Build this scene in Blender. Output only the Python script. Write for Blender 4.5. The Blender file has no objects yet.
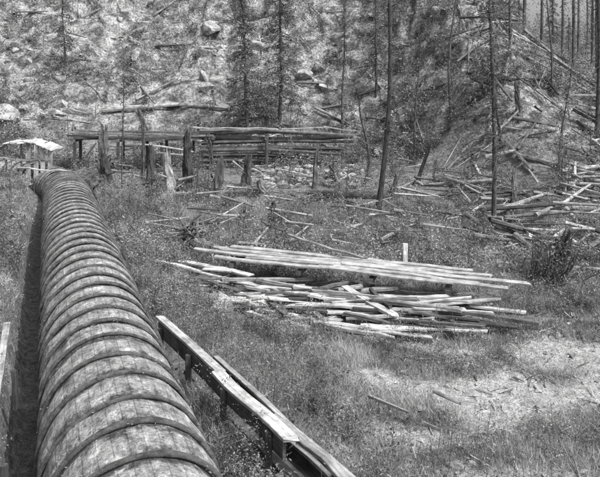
import bpy, math, numpy as np
from mathutils import Vector
rng=np.random.default_rng(11)
S=bpy.context.scene
# ---------------------------------------------------------------- noise
_T=np.random.default_rng(3).random((256,256))
def vn(x,y):
    x=np.asarray(x,float);y=np.asarray(y,float)
    xi=np.floor(x).astype(int);yi=np.floor(y).astype(int);fx=x-xi;fy=y-yi
    fx=fx*fx*(3-2*fx);fy=fy*fy*(3-2*fy)
    a=_T[xi&255,yi&255];b=_T[(xi+1)&255,yi&255];c=_T[xi&255,(yi+1)&255];d=_T[(xi+1)&255,(yi+1)&255]
    return (a*(1-fx)+b*fx)*(1-fy)+(c*(1-fx)+d*fx)*fy
def fbm(x,y,o=4):
    s=0;a=.5
    for i in range(o):
        s=s+a*vn(x*2**i+17.3*i,y*2**i+9.1*i);a*=.5
    return s/(1-.5**o)
def sm(x,a,b):
    t=np.clip((np.asarray(x,float)-a)/(b-a),0,1);return t*t*(3-2*t)
# ---------------------------------------------------------------- pipe path
ctrl=[(1.3,-1.0,.8),(-1.93,7.1,.8),(-5.0,14.84,.8),(-8.2,22.9,.74),(-9.5,26.2,.6),(-11.0,29.2,.5),(-13.2,31.6,.5),(-16.5,32.9,.6),(-21,33.4,.6),(-32,33.6,.6)]
def catmull(P,n=60):
    P=[np.array(p,float) for p in P];P=[2*P[0]-P[1]]+P+[2*P[-1]-P[-2]];o=[]
    for i in range(1,len(P)-2):
        for k in range(n):
            t=k/n
            o.append(.5*((2*P[i])+(-P[i-1]+P[i+1])*t+(2*P[i-1]-5*P[i]+4*P[i+1]-P[i+2])*t*t+(-P[i-1]+3*P[i]-3*P[i+1]+P[i+2])*t**3))
    o.append(P[-2]);return np.array(o)
pp=catmull(ctrl)
L=np.concatenate([[0],np.cumsum(np.linalg.norm(np.diff(pp,axis=0),axis=1))])
def resample(step):
    s=np.arange(0,L[-1],step);return np.stack([np.interp(s,L,pp[:,i]) for i in range(3)],1),s
pc,_=resample(.4)
pt=np.gradient(pc,axis=0);pt/=np.linalg.norm(pt,axis=1)[:,None]
def pipe_sd(X,Y):
    sh=np.shape(X);x=np.ravel(X).astype(float);y=np.ravel(Y).astype(float);out=np.full(x.shape,50.)
    m=np.where((y<42)&(y>-6)&(x<8))[0]
    for c in range(0,len(m),20000):
        i=m[c:c+20000]
        dx=x[i][:,None]-pc[None,:,0];dy=y[i][:,None]-pc[None,:,1]
        k=np.argmin(dx*dx+dy*dy,1);r=np.arange(len(i))
        d=np.sqrt(dx[r,k]**2+dy[r,k]**2)
        out[i]=d*np.sign(dx[r,k]*pt[k,1]-dy[r,k]*pt[k,0])
    return out.reshape(sh)
# ---------------------------------------------------------------- terrain
def Hh(X,Y,sd=None):
    X=np.asarray(X,float);Y=np.asarray(Y,float)
    if sd is None: sd=pipe_sd(X,Y)
    z=.35*(fbm(X/5,Y/5)-.5)+.16*(fbm(X/1.2,Y/1.2,3)-.5)
    z=z+1.0*sm(Y,20,33)+.5*sm(X,6,11)*sm(Y,14,24)
    Yb=34-8*sm(X,3,12)
    t=sm(X,7,20)
    sl=.82+(.26-.82)*t;hm=48+(10.2-48)*t
    d=np.maximum(Y-Yb,0);d=d*d/(d+2.5)
    hill=hm*np.tanh(d*sl/hm)
    rg=sm(d,0,10)
    z=z+hill+rg*(3.8*(fbm(X/9+5,Y/9)-.5)+2.6*np.abs(fbm(X/3.3,Y/3.3)-.5)*2+1.2*(fbm(X/.9,Y/.9)-.5))*(1-.5*t)
    st=2.1;q=(z+1.2*vn(X/6,Y/5))/st;f=q-np.floor(q);z2=(np.floor(q)+sm(f,.4,.72))*st-1.2*vn(X/6,Y/5)
    z=z+(z2-z)*.8*rg*(1-t)*sm(vn(X/5+30,Y/5),.3,.6)
    lf=.75*sm(-sd,1.2,1.75)*(1-sm(-sd,8,20))
    tr=-.25*(1-sm(-sd,1.2,1.5))*(sd<0)
    rt=.45*sm(sd,.85,1.3)*(1-sm(sd,1.6,3.4))
    k=(1-sm(Y,24,32))
    z=z+np.where(sd<0,lf+tr,rt)*k+.25*(fbm(X/.5,Y/.5,3)-.5)*sm(-sd,1.1,1.5)*(sd>-4)
    near=(np.abs(sd)<1.1)
    z=np.where(near&(Y>24),np.minimum(z,.3),z)
    return z
def bare(X,Y):
    n=fbm(X/1.6+3,Y/1.1+8,5)
    p=np.maximum(np.exp(-(((X-4.4)/2.8)**2+((Y-10.6)/.9)**2)),np.exp(-(((X-1.6)/1.0)**2+((Y-9.6)/.6)**2)))
    p=np.maximum(p,.9*np.exp(-(((X-2.2)/2.4)**2+((Y-12.7)/.5)**2)))
    p=np.maximum(p,.85*np.exp(-(((X-5.6)/1.6)**2+((Y-12.6)/1.3)**2)))
    p=np.maximum(p,.85*np.exp(-(((X-3.4)/1.8)**2+((Y-8.3)/.5)**2)))
    p=np.maximum(p,.6*np.exp(-(((X+6.3)/1.6)**2+((Y-12.6)/3)**2)))
    p=np.maximum(p,.65*np.exp(-(((X-1.2)/1.2)**2+((Y-11.2)/.8)**2)))
    return np.clip((p*1.05+n*2.1-1.45)*2.4,0,1)
# ---------------------------------------------------------------- materials
def newmat(n):
    m=bpy.data.materials.new(n);m.use_nodes=True;nt=m.node_tree;nt.nodes.clear();return m,nt
def N(nt,t,**k):
    n=nt.nodes.new(t)
    for a,b in k.items(): setattr(n,a,b)
    return n
def mathn(nt,op,a,b=None,c=None):
    n=nt.nodes.new('ShaderNodeMath');n.operation=op
    for i,v in enumerate((a,b,c)):
        if v is None: continue
        if isinstance(v,(int,float)): n.inputs[i].default_value=v
        else: nt.links.new(v,n.inputs[i])
    return n.outputs[0]
def mapr(nt,v,a,b,c,d):
    n=nt.nodes.new('ShaderNodeMapRange');nt.links.new(v,n.inputs[0])
    for i,x in enumerate((a,b,c,d)): n.inputs[i+1].default_value=x
    return n.outputs[0]
def out(nt,sh):
    o=nt.nodes.new('ShaderNodeOutputMaterial');nt.links.new(sh,o.inputs[0])
def leafmat(name,tr=.3,mul=1.):
    m,nt=newmat(name);a=N(nt,'ShaderNodeAttribute',attribute_name='shade')
    v=mathn(nt,'MULTIPLY',a.outputs['Fac'],mul)
    d=N(nt,'ShaderNodeBsdfPrincipled');d.inputs['Roughness'].default_value=.7;d.inputs['Specular IOR Level'].default_value=.15
    t=N(nt,'ShaderNodeBsdfTranslucent');mx=N(nt,'ShaderNodeMixShader');mx.inputs[0].default_value=tr
    nt.links.new(v,d.inputs['Base Color']);nt.links.new(v,t.inputs[0])
    nt.links.new(d.outputs[0],mx.inputs[1]);nt.links.new(t.outputs[0],mx.inputs[2]);out(nt,mx.outputs[0]);return m
def woodmat(name,su=1.2,sv=22,lo=.35,hi=1.25,rough=.85,bump=.5):
    m,nt=newmat(name);uv=N(nt,'ShaderNodeUVMap');mp=N(nt,'ShaderNodeMapping');mp.inputs['Scale'].default_value=(su,sv,1)
    nt.links.new(uv.outputs[0],mp.inputs[0])
    n=N(nt,'ShaderNodeTexNoise');n.inputs['Scale'].default_value=1;n.inputs['Detail'].default_value=6;n.inputs['Roughness'].default_value=.65
    nt.links.new(mp.outputs[0],n.inputs['Vector'])
    g=N(nt,'ShaderNodeNewGeometry');n2=N(nt,'ShaderNodeTexNoise');n2.inputs['Scale'].default_value=3.5;n2.inputs['Detail'].default_value=6;n2.inputs['Roughness'].default_value=.7
    nt.links.new(g.outputs['Position'],n2.inputs['Vector'])
    a=N(nt,'ShaderNodeAttribute',attribute_name='shade')
    f=mapr(nt,n.outputs[0],.3,.7,lo,hi);f2=mapr(nt,n2.outputs[0],.35,.65,.5,1.3)
    v=mathn(nt,'MULTIPLY',mathn(nt,'MULTIPLY',a.outputs['Fac'],f),f2)
    d=N(nt,'ShaderNodeBsdfPrincipled');d.inputs['Roughness'].default_value=rough;d.inputs['Specular IOR Level'].default_value=.2
    nt.links.new(v,d.inputs['Base Color'])
    b=N(nt,'ShaderNodeBump');b.inputs['Strength'].default_value=bump;b.inputs['Distance'].default_value=.02
    nt.links.new(n.outputs[0],b.inputs['Height']);nt.links.new(b.outputs[0],d.inputs['Normal']);out(nt,d.outputs[0]);return m
def rockmat(name,lo,hi,sc=2.5):
    m,nt=newmat(name);g=N(nt,'ShaderNodeNewGeometry')
    n=N(nt,'ShaderNodeTexNoise');n.inputs['Scale'].default_value=sc;n.inputs['Detail'].default_value=9;n.inputs['Roughness'].default_value=.7
    nt.links.new(g.outputs['Position'],n.inputs['Vector'])
    v=mapr(nt,n.outputs[0],.35,.65,lo,hi)
    d=N(nt,'ShaderNodeBsdfPrincipled');d.inputs['Roughness'].default_value=.9;nt.links.new(v,d.inputs['Base Color'])
    b=N(nt,'ShaderNodeBump');b.inputs['Strength'].default_value=.9;b.inputs['Distance'].default_value=.15
    nt.links.new(n.outputs[0],b.inputs['Height']);nt.links.new(b.outputs[0],d.inputs['Normal']);out(nt,d.outputs[0]);return m
def groundmat():
    m,nt=newmat('earth');g=N(nt,'ShaderNodeNewGeometry')
    def nz(s,de=8,r=.65):
        n=N(nt,'ShaderNodeTexNoise');n.inputs['Scale'].default_value=s;n.inputs['Detail'].default_value=de;n.inputs['Roughness'].default_value=r
        nt.links.new(g.outputs['Position'],n.inputs['Vector']);return n.outputs[0]
    a=N(nt,'ShaderNodeAttribute',attribute_name='bare');h=N(nt,'ShaderNodeAttribute',attribute_name='hill')
    n1=nz(7);n2=nz(1.1);n3=nz(30,4)
    soil=mathn(nt,'MULTIPLY',mapr(nt,n1,.35,.65,.1,.28),mapr(nt,n3,.3,.7,.6,1.3))
    bar=mathn(nt,'MULTIPLY',mapr(nt,n1,.35,.65,.27,.58),mapr(nt,n3,.35,.65,.55,1.2))
    rock=mathn(nt,'MULTIPLY',mapr(nt,n2,.4,.6,.1,.44),mapr(nt,n1,.38,.62,.4,1.3))
    def mix(f,x,y):
        k=N(nt,'ShaderNodeMix');k.data_type='FLOAT';nt.links.new(f,k.inputs[0]);nt.links.new(x,k.inputs[2]);nt.links.new(y,k.inputs[3]);return k.outputs[0]
    v=mix(h.outputs['Fac'],mix(a.outputs['Fac'],soil,bar),rock)
    d=N(nt,'ShaderNodeBsdfPrincipled');d.inputs['Roughness'].default_value=.95;d.inputs['Specular IOR Level'].default_value=.1
    nt.links.new(v,d.inputs['Base Color'])
    b=N(nt,'ShaderNodeBump');b.inputs['Strength'].default_value=1.;b.inputs['Distance'].default_value=.2
    nt.links.new(mathn(nt,'ADD',n1,mathn(nt,'MULTIPLY',n3,.2)),b.inputs['Height']);nt.links.new(b.outputs[0],d.inputs['Normal']);out(nt,d.outputs[0]);return m
PIT=.62
def pipemat():
    m,nt=newmat('stave_pipe_wood');uv=N(nt,'ShaderNodeUVMap');g=N(nt,'ShaderNodeNewGeometry')
    sx=N(nt,'ShaderNodeSeparateXYZ');nt.links.new(uv.outputs[0],sx.inputs[0])
    fr=mathn(nt,'FRACT',mathn(nt,'MULTIPLY',sx.outputs[1],38))
    line=mathn(nt,'LESS_THAN',fr,.09)
    mp=N(nt,'ShaderNodeMapping');mp.inputs['Scale'].default_value=(1.0,38,1);nt.links.new(uv.outputs[0],mp.inputs[0])
    def nz(s,d,r,src=g.outputs['Position']):
        n=N(nt,'ShaderNodeTexNoise');n.inputs['Scale'].default_value=s;n.inputs['Detail'].default_value=d;n.inputs['Roughness'].default_value=r;nt.links.new(src,n.inputs['Vector']);return n.outputs[0]
    n=nz(1.6,6,.7,mp.outputs[0]);n2=nz(4.5,9,.7);n3=nz(24,5,.7);n4=nz(.9,3,.5)
    v=mathn(nt,'MULTIPLY',mapr(nt,n,.3,.7,.2,.4),mapr(nt,n2,.38,.62,.5,1.3))
    v=mathn(nt,'MULTIPLY',v,mapr(nt,n3,.36,.64,.55,1.35))
    v=mathn(nt,'MULTIPLY',v,mathn(nt,'SUBTRACT',1.,mathn(nt,'MULTIPLY',line,.35)))
    fb=mathn(nt,'ABSOLUTE',mathn(nt,'SUBTRACT',mathn(nt,'FRACT',mathn(nt,'ADD',mathn(nt,'MULTIPLY',sx.outputs[0],1/PIT),.5)),.5))
    v=mathn(nt,'MULTIPLY',v,mapr(nt,mathn(nt,'ADD',fb,mathn(nt,'MULTIPLY',mathn(nt,'SUBTRACT',n2,.5),1.0)),.07,.25,.3,1.))
    pe=mathn(nt,'MULTIPLY',mapr(nt,n2,.59,.65,0,.25),mapr(nt,n4,.42,.55,0,1))
    v=mathn(nt,'MINIMUM',mathn(nt,'ADD',v,pe),.58)
    d=N(nt,'ShaderNodeBsdfPrincipled');d.inputs['Roughness'].default_value=.85;d.inputs['Specular IOR Level'].default_value=.2;nt.links.new(v,d.inputs['Base Color'])
    b=N(nt,'ShaderNodeBump');b.inputs['Strength'].default_value=1.;b.inputs['Distance'].default_value=.045
    nt.links.new(mathn(nt,'ADD',n3,mathn(nt,'ADD',n2,mathn(nt,'SUBTRACT',n,mathn(nt,'MULTIPLY',line,.4)))),b.inputs['Height']);nt.links.new(b.outputs[0],d.inputs['Normal']);out(nt,d.outputs[0]);return m
M_leaf=leafmat('leaf',.35);M_grass=leafmat('grass_blade',.4);M_need=leafmat('needles',.2)
M_wood=woodmat('weathered_wood');M_bark=woodmat('bark',3,9,.4,1.2,.95,1.)
M_rock=rockmat('granite',.1,.42);M_ground=groundmat();M_pipe=pipemat()
M_band=rockmat('rusted_band',.03,.15,9)
# ---------------------------------------------------------------- mesh builders
def poly_obj(name,V,k,shade,mat,parent=None):
    n=V.shape[0];me=bpy.data.meshes.new(name)
    me.vertices.add(n*k);me.vertices.foreach_set('co',V.reshape(-1).astype(np.float32))
    me.loops.add(n*k);me.loops.foreach_set('vertex_index',np.arange(n*k,dtype=np.int32))
    me.polygons.add(n);me.polygons.foreach_set('loop_start',np.arange(0,n*k,k,dtype=np.int32))
    at=me.attributes.new('shade','FLOAT','FACE');at.data.foreach_set('value',shade.astype(np.float32))
    me.update(calc_edges=True);me.materials.append(mat)
    return link(name,me,parent)
def link(name,me,parent=None):
    o=bpy.data.objects.new(name,me);S.collection.objects.link(o)
    if parent: o.parent=parent
    return o
def nrm(a): return a/np.maximum(np.linalg.norm(a,axis=-1,keepdims=True),1e-9)
def leafquads(c,size,aspect=.55,up=.5):
    n=len(c);nn=rng.normal(size=(n,3));nn[:,2]=np.abs(nn[:,2])+up;nn=nrm(nn)
    a=nrm(np.cross(nn,rng.normal(size=(n,3))));b=np.cross(nn,a);s=np.asarray(size).reshape(-1,1)*np.ones((n,1))
    return np.stack([c-a*s,c+b*s*aspect-a*s*.1,c+a*s,c-b*s*aspect-a*s*.1],1)
class MB:
    def __init__(s): s.v=[];s.f=[];s.uv=[];s.sh=[]
    def add(s,vs,fs,uvs,sh):
        o=len(s.v);s.v+=[tuple(map(float,v)) for v in vs]
        for f,u in zip(fs,uvs): s.f.append([i+o for i in f]);s.uv+=u;s.sh.append(sh)
    def box(s,a,b,w,h,sh=.3,side=None,jit=.0,rag=.0):
        a=np.array(a,float);b=np.array(b,float);d=b-a;l=np.linalg.norm(d);d/=l
        up=np.array([0,0,1.]) if side is None else np.array(side,float)
        x=nrm(np.cross(d,up)) if abs(np.dot(d,up))<.99 else np.array([1.,0,0]);z=np.cross(x,d)
        vs=[];ch=min(w,h)*.12
        prof=[(-w/2+ch,-h/2),(w/2-ch,-h/2),(w/2,-h/2+ch),(w/2,h/2-ch),(w/2-ch,h/2),(-w/2+ch,h/2),(-w/2,h/2-ch),(-w/2,-h/2+ch)]
        ns=6 if l>1.2 else 2;wob=rng.normal(size=(ns,2))*jit;sk=rng.normal()*rag;sag=rng.normal()*jit*1.5
        u0=rng.random()*50;v0=rng.random()*50
        for i in range(ns):
            t=i/(ns-1);c=a+d*l*t+x*wob[i,0]+z*(wob[i,1]-sag*4*t*(1-t))
            for p in prof:
                e=0
                if i in(0,ns-1): e=sk*p[0]/w+rng.normal()*rag*.35
                vs.append(c+x*p[0]+z*p[1]+d*e)
        fs=[];us=[];per=[0]
        for j in range(8):
            q=prof[(j+1)%8];p=prof[j];per.append(per[-1]+math.hypot(q[0]-p[0],q[1]-p[1]))
        for i in range(ns-1):
            for j in range(8):
                k=(j+1)%8;fs.append([i*8+j,i*8+k,(i+1)*8+k,(i+1)*8+j])
                ua=u0+l*i/(ns-1);ub=u0+l*(i+1)/(ns-1);us.append([(ua,v0+per[j]),(ua,v0+per[j+1]),(ub,v0+per[j+1]),(ub,v0+per[j])])
        for o,rev in((0,1),((ns-1)*8,0)):
            f=[o+j for j in range(8)];us.append([(u0+p[0],v0+p[1]) for p in (prof[::-1] if rev else prof)]);fs.append(f[::-1] if rev else f)
        s.add(vs,fs,us,sh)
    def log(s,P,R,sh=.2,seg=10,rough=.12,jag=0.):
        P=[np.array(p,float) for p in P];n=len(P);vs=[];u0=rng.random()*50;le=[0]
        for i in range(1,n): le.append(le[-1]+np.linalg.norm(P[i]-P[i-1]))
        d0=nrm(P[-1]-P[0]);x=nrm(np.cross(d0,[.31,.77,.21] if abs(d0[2])>.8 else [0,0,1.]));y=np.cross(x,d0)
        ph=rng.random(seg)*2-1
        for i in range(n):
            for j in range(seg):
                t=j/seg*6.2832;r=R[i]*(1+rough*(ph[j]*.6+(rng.random()-.5)))
                e=d0*(rng.random()**2*jag if i==n-1 else 0)
                vs.append(P[i]+(x*math.cos(t)+y*math.sin(t))*r+e)
        fs=[];us=[]
        for i in range(n-1):
            for j in range(seg):
                k=(j+1)%seg;fs.append([i*seg+j,i*seg+k,(i+1)*seg+k,(i+1)*seg+j]);w=R[0]*6.28
                us.append([(u0+le[i],w*j/seg),(u0+le[i],w*(j+1)/seg),(u0+le[i+1],w*(j+1)/seg),(u0+le[i+1],w*j/seg)])
        vs.append(P[-1]-d0*jag*.3);c=len(vs)-1
        for j in range(seg):
            fs.append([(n-1)*seg+j,(n-1)*seg+(j+1)%seg,c]);us.append([(0,0),(.1,0),(.05,.1)])
        f=[j for j in range(seg)][::-1];fs.append(f);us.append([(0,.01*j) for j in f])
        s.add(vs,fs,us,sh)
    def obj(s,name,mat,parent=None,smooth=False):
        me=bpy.data.meshes.new(name);me.from_pydata(s.v,[],s.f);uv=me.uv_layers.new(name='UVMap')
        uv.data.foreach_set('uv',np.array(s.uv,np.float32).reshape(-1))
        at=me.attributes.new('shade','FLOAT','FACE');at.data.foreach_set('value',np.array(s.sh,np.float32))
        me.materials.append(mat);me.update();return link(name,me,parent)
def H1(x,y): return float(Hh(np.array([x]),np.array([y]))[0])
# ---------------------------------------------------------------- ground
def axis(lo,hi,n,k,c):
    t=np.linspace(-1,1,n);w=np.sinh(k*t)/np.sinh(k)
    return np.where(w<0,c+w*(c-lo),c+w*(hi-c))
gx=axis(-500,500,720,4.6,0.0);gy=axis(-300,600,760,4.2,28.0)
GX,GY=np.meshgrid(gx,gy);GZ=Hh(GX,GY)
nx,ny=len(gx),len(gy)
me=bpy.data.meshes.new('ground');idx=np.arange(nx*ny).reshape(ny,nx)
F=np.stack([idx[:-1,:-1],idx[:-1,1:],idx[1:,1:],idx[1:,:-1]],-1).reshape(-1,4)
me.vertices.add(nx*ny);me.vertices.foreach_set('co',np.stack([GX,GY,GZ],-1).reshape(-1).astype(np.float32))
me.loops.add(F.size);me.loops.foreach_set('vertex_index',F.reshape(-1).astype(np.int32))
me.polygons.add(len(F));me.polygons.foreach_set('loop_start',np.arange(0,F.size,4,dtype=np.int32))
a=me.attributes.new('bare','FLOAT','POINT');a.data.foreach_set('value',bare(GX,GY).reshape(-1).astype(np.float32))
hl=sm(GY-(34-8*sm(GX,3,12)),1,5);a=me.attributes.new('hill','FLOAT','POINT');a.data.foreach_set('value',hl.reshape(-1).astype(np.float32))
me.update(calc_edges=True);me.polygons.foreach_set('use_smooth',np.ones(len(F),bool));me.materials.append(M_ground);link('ground',me)
# ---------------------------------------------------------------- pipe
pr,ps=resample(.05);tn=nrm(np.gradient(pr,axis=0));seg=72;R=.88
xx=nrm(np.cross(tn,[0,0,1.]));zz=np.cross(xx,tn);th=np.linspace(0,2*np.pi,seg,endpoint=False)
ph=np.abs(((ps/PIT+.5)%1)-.5)
sg,tg=np.meshgrid(ps,th,indexing='ij')
rad=R+.026*sm(ph,.0,.32)[:,None]+.05*(fbm(sg*1.1,np.cos(tg)*2+5+3*np.sin(tg))-.5)+.025*(fbm(sg*5,tg*5,3)-.5)
V=pr[:,None]+rad[...,None]*(xx[:,None]*np.cos(th)[None,:,None]+zz[:,None]*np.sin(th)[None,:,None])
mb=bpy.data.meshes.new('wood_stave_pipe');n=len(ps);I=np.arange(n*seg).reshape(n,seg);I2=np.roll(I,-1,1)
F=np.stack([I[:-1],I[1:],I2[1:],I2[:-1]],-1).reshape(-1,4)
mb.from_pydata(V.reshape(-1,3).tolist(),[],F.tolist());uv=mb.uv_layers.new(name='UVMap')
u=np.broadcast_to(ps[:,None],(n,seg));v=np.broadcast_to((np.arange(seg)/seg)[None],(n,seg));v2=v+1/seg
UV=np.stack([np.stack([u[:-1],v[:-1]],-1),np.stack([u[1:],v[1:]],-1),np.stack([u[1:],v2[1:]],-1),np.stack([u[:-1],v2[:-1]],-1)],2)
uv.data.foreach_set('uv',UV.reshape(-1).astype(np.float32));mb.polygons.foreach_set('use_smooth',[True]*len(F));mb.materials.append(M_pipe);mb.update()
pipe=link('wood_stave_pipe',mb)
vs=[];fs=[];o=0
for s0 in np.arange(PIT,ps[-1]-.5,PIT):
    s1=s0+rng.normal()*.018
    c=np.array([np.interp(s1,ps,pr[:,i]) for i in range(3)]);t=nrm(np.array([np.interp(s1,ps,tn[:,i]) for i in range(3)]))
    t=nrm(t+rng.normal(size=3)*.02);x=nrm(np.cross(t,[0,0,1.]));z=np.cross(x,t);m=6;wv=rng.random(2)*6;bt=rng.uniform(.8,1.1)
    for j in range(seg):
        rr=x*math.cos(th[j])+z*math.sin(th[j])
        k_=bt*(1+.5*(float(vn(th[j]*3,s0*7))-.5))
        for q in range(m):
            al=q/m*6.2832;vs.append(c+rr*(R+.028+.03*k_*math.cos(al)+.008*math.sin(3*th[j]+wv[0]))+t*(.036*k_*math.sin(al)+.016*math.sin(th[j]*2+wv[1])))
    for j in range(seg):
        k=(j+1)%seg
        for q in range(m): fs.append([o+j*m+q,o+j*m+(q+1)%m,o+k*m+(q+1)%m,o+k*m+q])
    o+=seg*m
mb=bpy.data.meshes.new('bands');mb.from_pydata([tuple(v) for v in vs],[],fs);mb.materials.append(M_band);mb.polygons.foreach_set('use_smooth',[True]*len(fs));link('bands',mb,pipe)
w=MB()
for k in range(3):
    ya=4.2+k*2.4;yb=ya+2.42
    a=(-1.93-.397*(ya-7.1)-1.56,ya);b=(-1.93-.397*(yb-7.1)-1.56,yb)
    w.box((a[0],a[1],.9),(b[0],b[1],.9),.11,.05,.34,jit=.004,rag=.01)
    w.box((a[0],a[1]+.6,.3),(a[0]-.02,a[1]+.6,.87),.07,.07,.08)
w.obj('bank_board',M_wood)
# ---------------------------------------------------------------- timber trough
w=MB();A0=np.array([-2.5,11.45]);A1=np.array([-.05,7.45]);d=(A1-A0)/np.linalg.norm(A1-A0);pn=np.array([d[1],-d[0]])*-1
if pn[0]<0: pn=-pn
def tp(s,off,z): q=A0+d*s+pn*off;return (q[0],q[1],z)
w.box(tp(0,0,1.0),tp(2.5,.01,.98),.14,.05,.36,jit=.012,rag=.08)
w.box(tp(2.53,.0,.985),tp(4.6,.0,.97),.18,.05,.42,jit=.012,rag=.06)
w.box(tp(.1,-.03,.84),tp(4.5,-.03,.81),.045,.24,.1,jit=.006)  # side and floor boards below get darker tones: shade put into their colour
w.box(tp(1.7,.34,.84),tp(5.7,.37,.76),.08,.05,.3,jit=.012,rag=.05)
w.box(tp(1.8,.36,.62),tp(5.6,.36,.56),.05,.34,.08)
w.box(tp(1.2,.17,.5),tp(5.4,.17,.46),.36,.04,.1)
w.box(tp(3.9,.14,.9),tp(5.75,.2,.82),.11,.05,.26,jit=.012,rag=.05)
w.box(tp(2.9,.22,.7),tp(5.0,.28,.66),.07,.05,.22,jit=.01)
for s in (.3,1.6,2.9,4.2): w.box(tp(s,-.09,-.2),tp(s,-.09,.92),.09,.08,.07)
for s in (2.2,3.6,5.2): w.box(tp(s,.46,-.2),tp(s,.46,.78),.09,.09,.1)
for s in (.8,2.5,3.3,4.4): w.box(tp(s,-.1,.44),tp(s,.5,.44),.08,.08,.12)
w.obj('timber_trough',M_wood)
# ---------------------------------------------------------------- plank pile
w=MB()
D0=np.array([-1.95,17.1]);D1=np.array([4.6,14.95]);dd=(D1-D0)/np.linalg.norm(D1-D0);dn=np.array([-dd[1],dd[0]])
for i in range(6):
    off=-.5+i*.2;e0=rng.normal()*.3;e1=rng.normal()*.5-(.7 if i in(0,5) else 0);mid=rng.uniform(.4,.6)
    a=D0+dd*e0+dn*(off+rng.normal()*.03);m_=D0+(D1-D0)*mid+dn*off;b=D1+dd*e1+dn*(off+rng.normal()*.05)
    w.box((a[0],a[1],.72+.03*rng.normal()),(m_[0],m_[1],.68+.02*rng.normal()),.19,.045,.28+.14*rng.random(),jit=.012,rag=.06)
    m2=m_-dd*rng.uniform(-.05,.3)
    w.box((m2[0],m2[1],.69+.03*rng.random()),(b[0],b[1],.6+.03*rng.normal()),.19,.045,.28+.14*rng.random(),jit=.015,rag=.08)
for s in (.4,2.2,4.,5.8):
    a=D0+dd*s-dn*.6;b=D0+dd*s+dn*.65;w.box((a[0],a[1],.56-.02*s),(b[0],b[1],.56-.02*s),.12,.12,.14)
for i in range(190):
    t=rng.random()
    cx=-2.3+5.4*t+rng.normal()*.25;cy=16.3-.36*(cx+2.2)-abs(rng.normal())*.85
    if cy<12.9: continue
    g=H1(cx,cy);l=rng.uniform(.4,2.2) if rng.random()<.8 else rng.uniform(2.2,3.6)
    an=-.18+rng.normal()*.2 if rng.random()<.84 else rng.uniform(-1.4,1.4)
    top=max(.06,.5-(16.6-.36*(cx+2.2)-cy)*.2);z=g+.05+rng.random()*top
    dx=math.cos(an)*l/2;dy=math.sin(an)*l/2;ti=rng.normal()*.06
    w.box((cx-dx,cy-dy,z-ti*l/2),(cx+dx,cy+dy,z+ti*l/2),rng.uniform(.05,.2),rng.uniform(.03,.08),rng.choice([.06,.12,.25,.36,.44,.52]),jit=.01,rag=.05)
for (x0,y0,z0,x1,y1,z1,ww,sh) in [(-3.2,17.2,.45,-1.2,16.0,.4,.2,.5),(-2.9,16.3,.25,-.2,15.5,.3,.14,.5),(-3.0,15.6,.15,-.8,15.2,.2,.14,.4),(.3,13.5,.15,2.6,13.2,.12,.14,.5),(.6,13.9,.2,3.6,14.2,.2,.14,.48),(-.3,17.4,1.1,1.6,16.3,.75,.1,.22),(1.9,14.6,.35,5.0,14.2,.15,.14,.45),(-.3,14.4,.2,1.7,14.0,.3,.18,.42),(-1.9,14.9,.2,1.0,14.6,.22,.16,.5)]:
    w.box((x0,y0,z0),(x1,y1,z1),ww,.05,sh,jit=.015,rag=.05)
w.obj('plank_pile',M_wood)
w=MB();w.box((2.72,16.75,-.1),(2.74,16.75,1.02),.12,.1,.75,side=(0,1,0));w.box((2.70,16.69,.2),(2.70,16.69,.5),.09,.02,.6,side=(0,1,0));w.obj('marker_post',M_wood)
# ---------------------------------------------------------------- stumps, snags
def stump(x,y,h,r,sh,lean=(0,0),jag=.5,name='broken_stump'):
    z=H1(x,y);m=MB();n=8;bw_=rng.normal(size=2)*.06
    P=[(x+lean[0]*t*h+bw_[0]*math.sin(t*5),y+lean[1]*t*h+bw_[1]*math.sin(t*4),z-.3+(h+.3)*t) for t in np.linspace(0,1,n)]
    m.log(P,[r*(1.7 if i==0 else 1.25 if i==1 else (1-.06*i)*rng.uniform(.88,1.08)) for i in range(n)],sh,12,.5,jag)
    for k in range(5):
        a=rng.random()*6.28;m.log([(x,y,z+.2),(x+math.cos(a)*r*2.6,y+math.sin(a)*r*2.6,z-.15)],[r*.5,r*.15],sh,6)
    for k in range(3):
        a=rng.random()*6.28;zz_=z+h*rng.uniform(.3,.9);m.log([(x,y,zz_),(x+math.cos(a)*r*2.5,y+math.sin(a)*r*2.5,zz_+.25)],[r*.2,r*.05],sh,5)
    return m.obj(name,M_bark)
stump(-8.85,29,2.2,.25,.12,jag=.5);stump(-5.5,27,1.65,.26,.36,jag=.5);stump(-4.95,28,2.2,.26,.06,(.04,0),.5);stump(-3.55,26,1.4,.26,.1,(.18,0),.6)
stump(.5,27,1.7,.17,.14,(.14,0),.5);stump(-7.3,30,2.3,.1,.1);stump(-8.3,27.3,1.2,.3,.07,jag=.4);stump(-1.5,26.5,.7,.2,.18,jag=.3);stump(-6.6,28.5,1.5,.2,.08)
stump(8.2,25,1.1,.16,.14,(.15,0));stump(5.2,29,1.7,.1,.06,(.35,0));stump(12,24,1.3,.2,.15,(-.2,0));stump(6.5,16.8,1.0,.2,.08,(.45,0),.5);stump(10.5,31,1.4,.17,.1)
stump(-2.4,28.5,1.0,.22,.1,(.1,0));stump(1.6,28.5,.8,.17,.1,(-.2,0),.3);stump(3.8,27,.8,.14,.12,(.3,0),.3)
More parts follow.
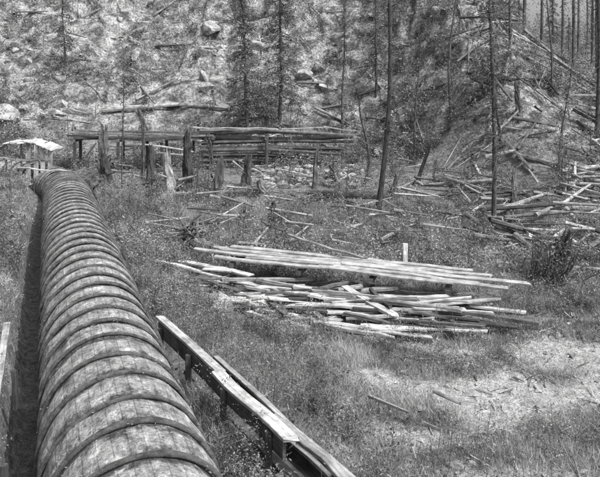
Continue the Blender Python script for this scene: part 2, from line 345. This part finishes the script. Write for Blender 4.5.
def snag(x,y,h,r,sh=.07,lean=(0,0),br=26,blen=1.,name='dead_tree'):
    z=H1(x,y);m=MB();n=14
    bx=rng.normal(size=2)*.05
    c=lambda t:np.array([x+lean[0]*t*h+bx[0]*math.sin(t*5)*2,y+lean[1]*t*h+bx[1]*math.sin(t*4),z-.2+h*t])
    m.log([c(t) for t in np.linspace(0,1,n)],[r*(1.3 if i==0 else 1-.72*i/n) for i in range(n)],sh,9,.14,.3)
    for k in range(br):
        t=rng.uniform(.12,.98);a=rng.random()*6.28;l=blen*rng.uniform(.2,1.)*(1.2-t);p=c(t);dr=rng.uniform(-.45,.2)
        q=p+np.array([math.cos(a)*l*.6,math.sin(a)*l*.6,dr*l*.6]);e=p+np.array([math.cos(a)*l,math.sin(a)*l,dr*l-.25*l])
        m.log([p,q,e],[.02,.013,.005],sh,4,.05)
    o=m.obj(name,M_bark)
    k=int(br*28);t=rng.uniform(.2,1,k);a=rng.random(k)*6.28;l=blen*rng.random(k)*(1.15-t)
    C=np.stack([c(q) for q in t])+np.stack([np.cos(a)*l,np.sin(a)*l,-.2*l],1)
    poly_obj('needle_sprays',leafquads(C,rng.uniform(.03,.09,k),.3,.0),4,rng.uniform(.04,.14,k),M_need,o)
    return o
snag(2.95,24.6,15,.105,.08,(.045,0),34,.9)
snag(2.84,29,4.2,.08,.08,(.02,0),6,.4)
snag(6.7,22.3,11,.09,.09,(-.01,0),90,1.5)
snag(13.9,40,15,.12,.12,(0,0),70,1.6);snag(14.2,38,9.0,.1,.12,(.0,0),20,.7);snag(17.1,42,9,.1,.13,(.01,0),20,.7)
snag(15.3,36,10.5,.1,.1,(0,0),26,.8);snag(13.85,30,13,.12,.09,(.0,0),34,.9);snag(11.6,35.5,11,.09,.12,(0,0),80,1.5)
snag(20.5,45,11,.11,.14,(.01,0),24,.8);snag(9.4,30,4,.1,.07,(-.12,0),5,.3);snag(16.8,33.5,7,.08,.12,(.06,0),12,.6);snag(18.5,40,13,.1,.12,(-.01,0),30,.9);snag(10.6,39,14,.1,.13,(0,0),70,1.5);snag(22.5,52,13,.12,.14,(0,0),40,1.2)
snag(5.9,33,6.5,.07,.1,(.03,0),10,.5);snag(-7.6,27.5,5,.045,.1,(.01,0),10,.4)
snag(14.9,43,10,.09,.14,(.01,0),20,.7);snag(19.4,43,9,.08,.14,(.03,0),16,.6);snag(12.9,33,6,.07,.12,(-.03,0),12,.6);snag(8.0,34,8,.08,.12,(.02,0),24,.9);snag(24.5,55,11,.1,.15,(0,0),20,.8);snag(10.9,27,5,.06,.12,(.08,0),10,.5)
# ---------------------------------------------------------------- conifers
def conifer_data(h,br,dens):
    m=MB();n=12;m.log([(.05*math.sin(i*.7),.05*math.cos(i*.9),h*i/(n-1)) for i in range(n)],[.01*h*(1-.9*i/n)+.01 for i in range(n)],.1,8,.1)
    C=[];Sz=[]
    for k in range(int(h*dens)):
        t=rng.uniform(.12,1)**.9;a=rng.random()*6.28;l=br*(1.03-t)**.75*rng.uniform(.45,1.1);z=h*t
        e=np.array([math.cos(a)*l,math.sin(a)*l,-.3*l]);m.log([(0,0,z),tuple(e*.6+[0,0,z+.05]),tuple(e+[0,0,z])],[.022,.016,.006],.08,4)
        q=int(14+55*l);s=rng.random(q)**.6;w=.16*l*(1.1-s)+.06
        P=e[None]*s[:,None]+[0,0,z]+np.stack([rng.normal(size=q)*w,rng.normal(size=q)*w,rng.normal(size=q)*.07-.1*s],1);C.append(P);Sz.append(rng.uniform(.04,.1,q))
    return m,np.concatenate(C),np.concatenate(Sz)
variants=[]
for i,(h,br,de) in enumerate([(12,2.2,13),(10,2.0,13),(14,1.5,5),(8,1.4,8),(11,1.1,6)]):
    m,C,Sz=conifer_data(h,br,de);o=m.obj('conifer_tree',M_bark);f=poly_obj('foliage',leafquads(C,Sz,.35,.3),4,rng.uniform(.06,.2,len(C)),M_need,o)
    variants.append((o,f,h))
def conifer(x,y,h,vi):
    o0,f0,hh=variants[vi];z=H1(x,y)-.2
    if o0.get('used'): o=link('conifer_tree',o0.data);f=link('foliage',f0.data,o)
    else: o=o0;o['used']=1
    o.location=(x,y,z);s=h/hh;o.scale=(s,s,s);o.rotation_euler=(rng.normal()*.02,rng.normal()*.02,rng.random()*6.28)
for x,y,h,v in [(-2.9,36.5,10,1),(-1.2,38,11,0),(2.4,37,8,2),(4.6,39,8,4),(-15,41,7,3),(7.5,42,8,4),(10.8,44,7,1),
  (14,54,8,2),(17,58,8,0),(21,62,8,4),(23.5,60,7,2),(27,66,8,2),(31,68,7,2),(24,72,8,1),(20,48,4,3),(25,50,4,4),(12.8,46,6,4),(29,62,6,0),(34,70,7,1),(22,56,6,1)]:
    conifer(x,y,h,v)
# ---------------------------------------------------------------- background flume and crib wall
w=MB()
y0=32.0
for i in range(6):
    x0=-11.2+i*1.15+rng.normal()*.08;w.box((x0,y0,.5),(x0+rng.normal()*.06,y0,2.35),.13,.13,.08);w.box((x0,y0+.9,.6),(x0,y0+.9,2.35),.13,.13,.08)
    w.box((x0,y0-.25,2.42),(x0,y0+1.15,2.42),.12,.14,.14)
    if i%2: w.box((x0,y0-.12,2.5),(x0,y0-.12,2.95),.08,.08,.14,side=(0,1,0))
    if i%2==0: w.box((x0,y0-.06,.9),(x0+1.1,y0-.06,2.3),.08,.05,.12)
for k in range(3):
    w.box((-11.6+rng.normal()*.3,y0-.05,2.58+k*.11),(-5.0+rng.normal()*.4,y0+.2,2.42+k*.1),.05,.09,.24 if k==2 else .08,jit=.04,rag=.05)
    w.box((-11.6,y0+.95,2.58+k*.12),(-5.0,y0+1.2,2.5+k*.12),.05,.1,.14,jit=.02)
for k in range(5): w.box((-11.6,y0+.08+k*.2,2.5),(-5.0,y0+.3+k*.2,2.44),.18,.04,.12,jit=.005)
w.box((-8.0,y0-.3,2.3),(-5.2,y0-.7,1.95),.2,.06,.4,jit=.02,rag=.05);w.box((-7.0,y0-.6,1.9),(-5.6,y0-.9,1.8),.15,.06,.3);w.box((-6.6,y0-.5,.9),(-6.3,y0-.5,2.1),.16,.1,.06)
w.obj('timber_flume',M_wood)
w=MB()
for k in range(8):
    z=1.1+k*.235;e=[-1.6,-.8,.6,1.6,2.3,2.8,2.6,2.9][k]+rng.normal()*.3
    w.log([(-5.0+rng.normal()*.5,32.6+k*.04,z+rng.normal()*.07),((e-5)/2,32.9+k*.04,z+.03+rng.normal()*.09),(e,33.3+k*.04,z-.08+rng.normal()*.1)],[.13,.11,.08],[.06,.09,.06,.11,.07,.1,.08,.16][k],9,.35,.3)
for x in (-4.4,-1.7):
    w.log([(x,32.5,.8),(x+rng.normal()*.15,32.7,2.7)],[.09,.07],.07,8,.3);w.log([(x,32.6,2.5),(x,34.6,2.7)],[.1,.1],.15,8)
w.box((-5.4,32.5,3.0),(-1.2,32.9,2.98),.26,.06,.34,jit=.04,rag=.12);w.box((-1.0,32.9,2.96),(3.1,33.2,2.84),.2,.06,.3,jit=.04,rag=.12)
w.obj('log_crib_wall',M_wood)
w=MB()
cx0,cz0,Rr_=-12.75,-.15,2.75
n=9
for k in range(n):
    am=math.radians(122-64*(k+.5)/n);x_=cx0+Rr_*math.cos(am);z_=cz0+Rr_*math.sin(am)+rng.normal()*.02;nv=(math.cos(am),0,math.sin(am))
    w.box((x_,29.3+rng.normal()*.1,z_),(x_,30.6,z_),.34,.04,.4+.2*rng.random(),side=nv,jit=.02,rag=.08)
    if k%2==0 or k>4: w.box((x_,29.42,.8),(x_+rng.normal()*.04,29.42,z_-.06),.2 if k>4 else .07,.05,rng.uniform(.3,.5) if k>4 else .12,side=(0,1,0),rag=.03)
w.box((-14.1,29.4,1.85),(-11.4,29.4,1.78),.06,.1,.3,jit=.02)
w.box((-12.4,28.3,1.55),(-10.0,28.0,1.4),.16,.05,.4,jit=.02);w.box((-11.2,28.6,1.25),(-9.2,28.9,1.5),.12,.05,.2,jit=.02)
w.obj('arched_shed',M_wood)
# ---------------------------------------------------------------- logs and slash
def lylog(m,x,y,an,l,r,sh,lift=0.):
    a=(x-math.cos(an)*l/2,y-math.sin(an)*l/2);b=(x+math.cos(an)*l/2,y+math.sin(an)*l/2)
    za,zb=Hh(np.array([a[0],b[0]]),np.array([a[1],b[1]]))
    zc=H1(x,y);za=za+r+lift*rng.random();zb=zb+r+lift*rng.random();zm=(za+zb)/2
    up=max(0,zc+r*.5-zm)
    m.log([(a[0],a[1],za+up*.8),(x,y,zm+up),(b[0],b[1],zb+up*.8)],[r,r*.85,r*.6],sh,8,.2,.1)
w=MB()
for i in range(330):
    y=19+23*rng.random()**1.3;x=y*rng.uniform(.25,.62)
    if x<5.5: continue
    lylog(w,x,y,rng.normal()*.6-.35 if rng.random()<.7 else rng.random()*3.14,rng.uniform(.5,3.2),rng.uniform(.025,.1),rng.choice([.06,.12,.2,.3,.42]),.55)
w.obj('log_slash',M_wood)
w=MB()
for i in range(150):
    y=rng.uniform(34,55);x=rng.uniform(-.55,.4)*y
    lylog(w,x,y,rng.normal()*.45-(.2 if x<0 else .6),rng.uniform(.8,3.0),rng.uniform(.03,.09),rng.choice([.1,.2,.3,.4]),.3)
for i in range(170):
    y=rng.uniform(19,32);x=rng.uniform(-.35,.35)*y
    if abs(float(pipe_sd(np.array([x]),np.array([y]))[0]))<1.6: continue
    lylog(w,x,y,rng.normal()*.6-.1,rng.uniform(.3,1.8),rng.uniform(.02,.06),rng.choice([.1,.2,.3,.4]),.6)
w.obj('fallen_branches',M_wood)
for (x,y,an,l,r,sh) in [(1.9,25.6,-.25,3.2,.15,.08),(9.3,20.0,-.5,4.6,.12,.32),(12.5,22.5,-.3,5.5,.11,.4),(10.5,18.5,-.15,3.5,.08,.35),(14.5,28,.2,7,.13,.35),(12.,27,-.75,6,.13,.22),(7.6,17.3,-.4,1.8,.07,.3),(1.35,9.9,-1.0,.9,.03,.3),(2.3,10.1,-.9,.5,.035,.3),(-9.5,38.6,.05,4.5,.16,.45),(-6.2,38.8,-.1,3.8,.14,.4),(-3.4,38.4,.1,2.5,.12,.4)]:  # last three are pale logs added to stand in for light hillside ledges
    m=MB();lylog(m,x,y,an,l,r,sh,.3);m.obj('fallen_log_or_ledge',M_bark)
w=MB()
for i in range(60):
    p=np.array([-3.3+rng.normal()*.18,19.3+rng.normal()*.2,.55+rng.random()*.3]);v=nrm(rng.normal(size=3)+[0,0,.35]);l=rng.uniform(.3,.8);q=p+v*l*.5+rng.normal(size=3)*.1;w.log([p,q,q+nrm(v+rng.normal(size=3)*.8)*l*.5],[.05,.03,.01],rng.choice([.06,.12,.25]),5)
w.log([(-3.4,19.3,.5),(-2.3,18.6,.35),(-1.2,18.2,.3)],[.2,.15,.12],.15,9)
w.obj('uprooted_stump',M_bark)
w=MB()
for i in range(60):
    p=np.array([6.3+rng.normal()*.3,16.6+rng.normal()*.3,.1]);v=nrm(rng.normal(size=3)*.5+[.35,0,1]);l=rng.uniform(.4,1.4);q=p+v*l*.6;w.log([p,q,q+nrm(v+rng.normal(size=3)*.4)*l*.4],[.02,.013,.005],.12,5)
db=w.obj('dead_bush',M_bark)
C=np.array([6.5,16.6,.7])+rng.normal(size=(1800,3))*[.35,.3,.38];poly_obj('withered_leaves',leafquads(C,rng.uniform(.02,.05,1800),.4,.3),4,rng.uniform(.05,.2,1800),M_leaf,db)
# ---------------------------------------------------------------- rocks
import bmesh
bm=bmesh.new();bmesh.ops.create_icosphere(bm,subdivisions=3,radius=1);iv=np.array([v.co[:] for v in bm.verts]);iF=[[v.index for v in f.verts] for f in bm.faces];bm.free()
def rockverts(c,r,fl=.65):
    o=rng.random(3)*50;P=iv.copy()
    for k in range(11):
        nn=nrm(rng.normal(size=3));dd_=P@nn;lim=rng.uniform(.35,.7);P=P-np.maximum(dd_-lim,0)[:,None]*nn[None]
    dsp=1+.18*(vn(P[:,0]*3+o[0],P[:,1]*3+P[:,2]*2+o[1])-.5)
    return P*dsp[:,None]*np.array([r*rng.uniform(.8,1.6),r*rng.uniform(.8,1.2),r*fl])*1.25+c
def rocks(name,L_):
    vs=[];fs=[];o=0
    for c,r,fl in L_:
        P=rockverts(np.array(c),r,fl);vs+=P.tolist();fs+=[[i+o for i in f] for f in iF];o+=len(P)
    me=bpy.data.meshes.new(name);me.from_pydata(vs,[],fs);me.materials.append(M_rock);me.update();return link(name,me)
rocks('boulder',[((-1.75,13.9,H1(-1.75,13.9)+.2),.42,.8)])
rocks('boulder',[((-17.5,38,H1(-17.5,38)+.2),.8,.8)])
rocks('boulder',[((10.2,48,H1(10.2,48)+.5),.8,1.3)])
LL=[]
for i in range(750):
    y=rng.uniform(34,56);x=rng.uniform(-.58,.35)*y
    if vn(np.array(x/4+9),np.array(y/4))<.4: continue
    LL.append(((x,y,H1(x,y)),min(rng.lognormal(-1.55,.5),.6),rng.uniform(.6,1.2)))
for i in range(110):
    y=rng.uniform(28,33.);x=rng.uniform(-.08,.1)*y;LL.append(((x,y,H1(x,y)+.1),rng.uniform(.08,.22),.7))
rocks('hillside_rocks',LL)
LL=[]
for i in range(300):
    y=rng.uniform(6.5,15);x=rng.uniform(0,.5)*y
    LL.append(((x,y,H1(x,y)+.01),rng.lognormal(-3.4,.5),.6))
rocks('scattered_stones',LL)
# ---------------------------------------------------------------- vegetation
G=1.7
def shrubs(x,y,Rr,Ht,nl,size,base,name,K=7,mat=M_leaf,asp=.5,up=.5):
    n=len(x);z=Hh(x,y);P=np.stack([x,y,z],1)
    base=base*np.exp(rng.normal(size=n)*.4)
    cl=rng.normal(size=(n,K,3))*.42;cl[:,:,2]=np.abs(rng.random((n,K)))*.9+.05
    idx=np.repeat(np.arange(n),nl);k=rng.integers(0,K,len(idx));off=cl[idx,k]
    g=rng.normal(size=(len(idx),3))*.2
    sc=np.stack([Rr,Rr,Ht],1)[idx];C=P[idx]+(off+g)*sc;C[:,2]=np.maximum(C[:,2],P[idx,2]+.01)
    cs=rng.uniform(.65,1.4,(n,K))[idx,k]
    sh=base[idx]*cs*rng.uniform(.65,1.3,len(idx))*G;s=size[idx]*rng.uniform(.5,1.4,len(idx))
    return poly_obj(name,leafquads(C,s,asp,up),4,np.clip(sh,.035,.36),mat)
def clearm(x,y,pad=0.):
    sd=pipe_sd(x,y);ok=(np.abs(sd)>1.12+pad)&~((sd<0)&(sd>-1.45))
    px=(x-D0[0])*dd[0]+(y-D0[1])*dd[1];pyy=(x-D0[0])*dn[0]+(y-D0[1])*dn[1]
    ok&=~((px>-.8)&(px<6.9)&(pyy>-2.0)&(pyy<.6))
    sx=(x-A0[0])*d[0]+(y-A0[1])*d[1];sy=(x-A0[0])*pn[0]+(y-A0[1])*pn[1]
    ok&=~((sx>-.1)&(sx<5.9)&(sy>-.1-pad*.3)&(sy<.5+pad*.3))
    return ok
n=6200;y=rng.uniform(4.5,21,n);x=rng.uniform(-.62,.62,n)*(y+1.5);m=clearm(x,y,.12)&(rng.random(n)>bare(x,y)*.96)&((fbm(x/1.1+60,y/.8,3)>.42)|(x<-.1*y))
x,y=x[m],y[m];n=len(x);big=sm(y,9,18);q=fbm(x/1.7,y/1.7)
Rr=rng.uniform(.06,.22,n)+.1*big;Ht=(rng.uniform(.06,.3,n)+.2*big)*(.5+q)
shrubs(x,y,Rr,Ht,75,.012+.014*big+rng.random(n)*.008,.04+.12*q*rng.uniform(.5,1.5,n),'low_brush',asp=.4)
n=700;y=rng.uniform(5.5,26,n);sd_=rng.uniform(1.2,3.6,n);x=(-1.93-.397*(y-7.1))+sd_*1.076;m=clearm(x,y,.0);x,y=x[m],y[m]
x2=(-1.93-.397*(y-7.1))-rng.uniform(1.5,6,len(y))*1.07;x=np.concatenate([x,x2]);y=np.concatenate([y,y]);n=len(x)
shrubs(x,y,rng.uniform(.12,.38,n),rng.uniform(.15,.65,n),170,rng.uniform(.013,.026,n),rng.uniform(.05,.13,n),'pipeside_brush',asp=.35)
n=4600;y=rng.uniform(17,36,n);x=rng.uniform(-.65,.65,n)*y;m=clearm(x,y,.1)&(vn(x/1.4,y/1.4)>.27);x,y=x[m],y[m];n=len(x);q=fbm(x/2.5+40,y/2.5)
lowr=1-.3*((x>-9)&(y>28.5)&(x<3))
shrubs(x,y,rng.uniform(.15,.5,n),rng.lognormal(-.9,.45,n)*(.5+q)*lowr,90,rng.uniform(.022,.048,n),.05+.13*q*rng.uniform(.5,1.5,n),'thicket',asp=.4)
n=12500;y=33+40*rng.random(n)**1.35;x=rng.uniform(-.62,.62,n)*y;ext=rng.random(n)<.15;y=np.where(ext,rng.uniform(55,90,n),y);x=np.where(ext,rng.uniform(.2,.62,n)*y,x)
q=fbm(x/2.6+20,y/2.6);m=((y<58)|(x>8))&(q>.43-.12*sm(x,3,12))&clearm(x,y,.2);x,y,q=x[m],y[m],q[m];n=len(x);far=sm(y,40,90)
shrubs(x,y,rng.uniform(.2,.75,n)+far*.5,rng.lognormal(-.6,.5,n)+far*.5,66,rng.uniform(.035,.075,n)+far*.07,(.06+.13*vn(x/1.3,y/1.3)*rng.uniform(.4,1.5,n))*(1+.5*far),'hillside_brush',asp=.45)  # leaf tone rises with distance: haze painted into the colour
sp=MB();C=[];Z=[];B=[]
for i in range(90):
    y=rng.uniform(20,50);x=rng.uniform(-.5,.55)*y
    if not clearm(np.array([x]),np.array([y]),.3)[0]: continue
    if y>29 and y<34 and x<3: continue
    h=rng.uniform(1.0,2.6);z=H1(x,y);sp.log([(x,y,z-.1),(x+rng.normal()*.08,y,z+h*.5),(x+rng.normal()*.15,y,z+h)],[.022,.016,.006],.12,5)
    k=480;t=rng.uniform(.1,1.05,k);a=rng.random(k)*6.28;r=.32*h*(1.1-t)*rng.random(k)**.5+.04
    r*=(.6+.6*np.sin(t*19+i)**2);C.append(np.stack([x+np.cos(a)*r,y+np.sin(a)*r,z+h*t-.1*r],1));Z.append(rng.uniform(.025,.055,k));B.append(rng.uniform(.04,.2)*rng.uniform(.5,1.5,k))
so=sp.obj('saplings',M_bark);poly_obj('leaves',leafquads(np.concatenate(C),np.concatenate(Z),.4,.3),4,np.concatenate(B),M_leaf,so)
# grass
n=560000;y=4.3+22*rng.random(n)**.85;x=rng.uniform(-.62,.62,n)*(y+1.2)
m=(rng.random(n)>bare(x,y)*.95)&clearm(x,y,-.05)&(fbm(x/.7,y/.7,3)+rng.random(n)*.3>.52);x,y=x[m],y[m];n=len(x);z=Hh(x,y)
q=fbm(x/.8+7,y/.8,3);h=rng.uniform(.04,.18,n)*(.3+1.4*q)*(1+.3*sm(y,8,18));wd=rng.uniform(.003,.007,n)*(1+sm(y,7,20));a=rng.random(n)*6.28
P=np.stack([x,y,z-.01],1);sdv=np.stack([np.cos(a),np.sin(a),0*a],1)*wd[:,None];le=rng.normal(size=(n,3))*.5*h[:,None];le[:,2]=h
V=np.stack([P-sdv,P+sdv,P+le],1);poly_obj('grass',V,3,np.clip(.05+.75*(q-.2)*rng.uniform(.4,1.6,n),.05,.45),M_grass)
n=2600;y=rng.uniform(6,26,n);x=rng.uniform(-.55,.4,n)*y
m=clearm(x,y,.0)&(vn(x/2.,y/2.)>.4)&(rng.random(n)>bare(x,y));x,y=x[m],y[m];n=len(x);z=Hh(x,y);h=rng.uniform(.25,.85,n)
a=rng.random(n)*6.28;sdv=np.stack([np.cos(a),np.sin(a),0*a],1)*.006;P=np.stack([x,y,z],1);le=rng.normal(size=(n,3))*.12*h[:,None];le[:,2]=h
V=np.stack([P-sdv,P+sdv,P+le+sdv*.5,P+le-sdv*.5],1);idx=np.repeat(np.arange(n),26);t=rng.uniform(.15,1,len(idx));C=P[idx]+le[idx]*t[:,None]+rng.normal(size=(len(idx),3))*.045
lf=leafquads(C,rng.uniform(.015,.035,len(idx)),.25,.4);bs=rng.uniform(.06,.28,n)
poly_obj('tall_weeds',np.concatenate([V,lf]),4,np.concatenate([bs,bs[idx]*rng.uniform(.6,1.3,len(idx))]),M_leaf)
n=5000;s_=rng.uniform(3,30,n);an=np.pi/2+rng.normal(size=n)*.9
cc=np.stack([np.interp(s_,ps,pr[:,i]) for i in range(3)],1);x_=np.stack([np.interp(s_,ps,xx[:,i]) for i in range(3)],1)
C=cc+(x_*np.cos(an)[:,None]+np.array([0,0,1.])*np.sin(an)[:,None])*(R+.045);k=(fbm(s_*2,an*2,3)>.54)
poly_obj('leaf_litter',leafquads(C[k],rng.uniform(.008,.022,k.sum()),.5,3.),4,rng.uniform(.05,.35,k.sum()),M_leaf,pipe)
w=MB()
for i in range(700):
    y=rng.uniform(6,21);x=rng.uniform(-.15,.58)*y
    z=H1(x,y)+.02;l=rng.uniform(.05,.35);an=rng.random()*3.14;w.box((x-math.cos(an)*l/2,y-math.sin(an)*l/2,z),(x+math.cos(an)*l/2,y+math.sin(an)*l/2,z+rng.random()*.06),rng.uniform(.01,.03),.012,rng.choice([.1,.2,.35]))
w.obj('wood_litter',M_wood)
# ---------------------------------------------------------------- light
sdir=Vector((.60,-.40,1.0)).normalized()
W=bpy.data.worlds.new('World');S.world=W;W.use_nodes=True;nt=W.node_tree;nt.nodes.clear()
sk=nt.nodes.new('ShaderNodeTexSky');sk.sky_type='NISHITA';sk.sun_disc=False;sk.sun_elevation=math.asin(sdir.z);sk.sun_rotation=math.atan2(sdir.x,sdir.y);sk.dust_density=7
bw=nt.nodes.new('ShaderNodeRGBToBW');bg=nt.nodes.new('ShaderNodeBackground');bg.inputs[1].default_value=.15;wo=nt.nodes.new('ShaderNodeOutputWorld')
nt.links.new(sk.outputs[0],bw.inputs[0]);hz=mathn(nt,'MULTIPLY',bw.outputs[0],1.8);nt.links.new(hz,bg.inputs[0]);nt.links.new(bg.outputs[0],wo.inputs[0])
ld=bpy.data.lights.new('sun','SUN');ld.energy=4.2;ld.angle=math.radians(.8);ld.color=(1,.997,.99);lo=link('sun',ld);lo.rotation_euler=sdir.to_track_quat('Z','Y').to_euler();lo.location=(10,-10,30)
# ---------------------------------------------------------------- camera
cd=bpy.data.cameras.new('camera');cd.sensor_width=36;cd.lens=38.6;cd.shift_y=-.2525;cd.clip_end=2000;cd.clip_start=.1
co=link('camera',cd);co.location=(0,0,5.1);co.rotation_euler=(math.radians(90),0,0);S.camera=co
S.view_settings.view_transform='Standard';S.view_settings.look='None';S.view_settings.exposure=0
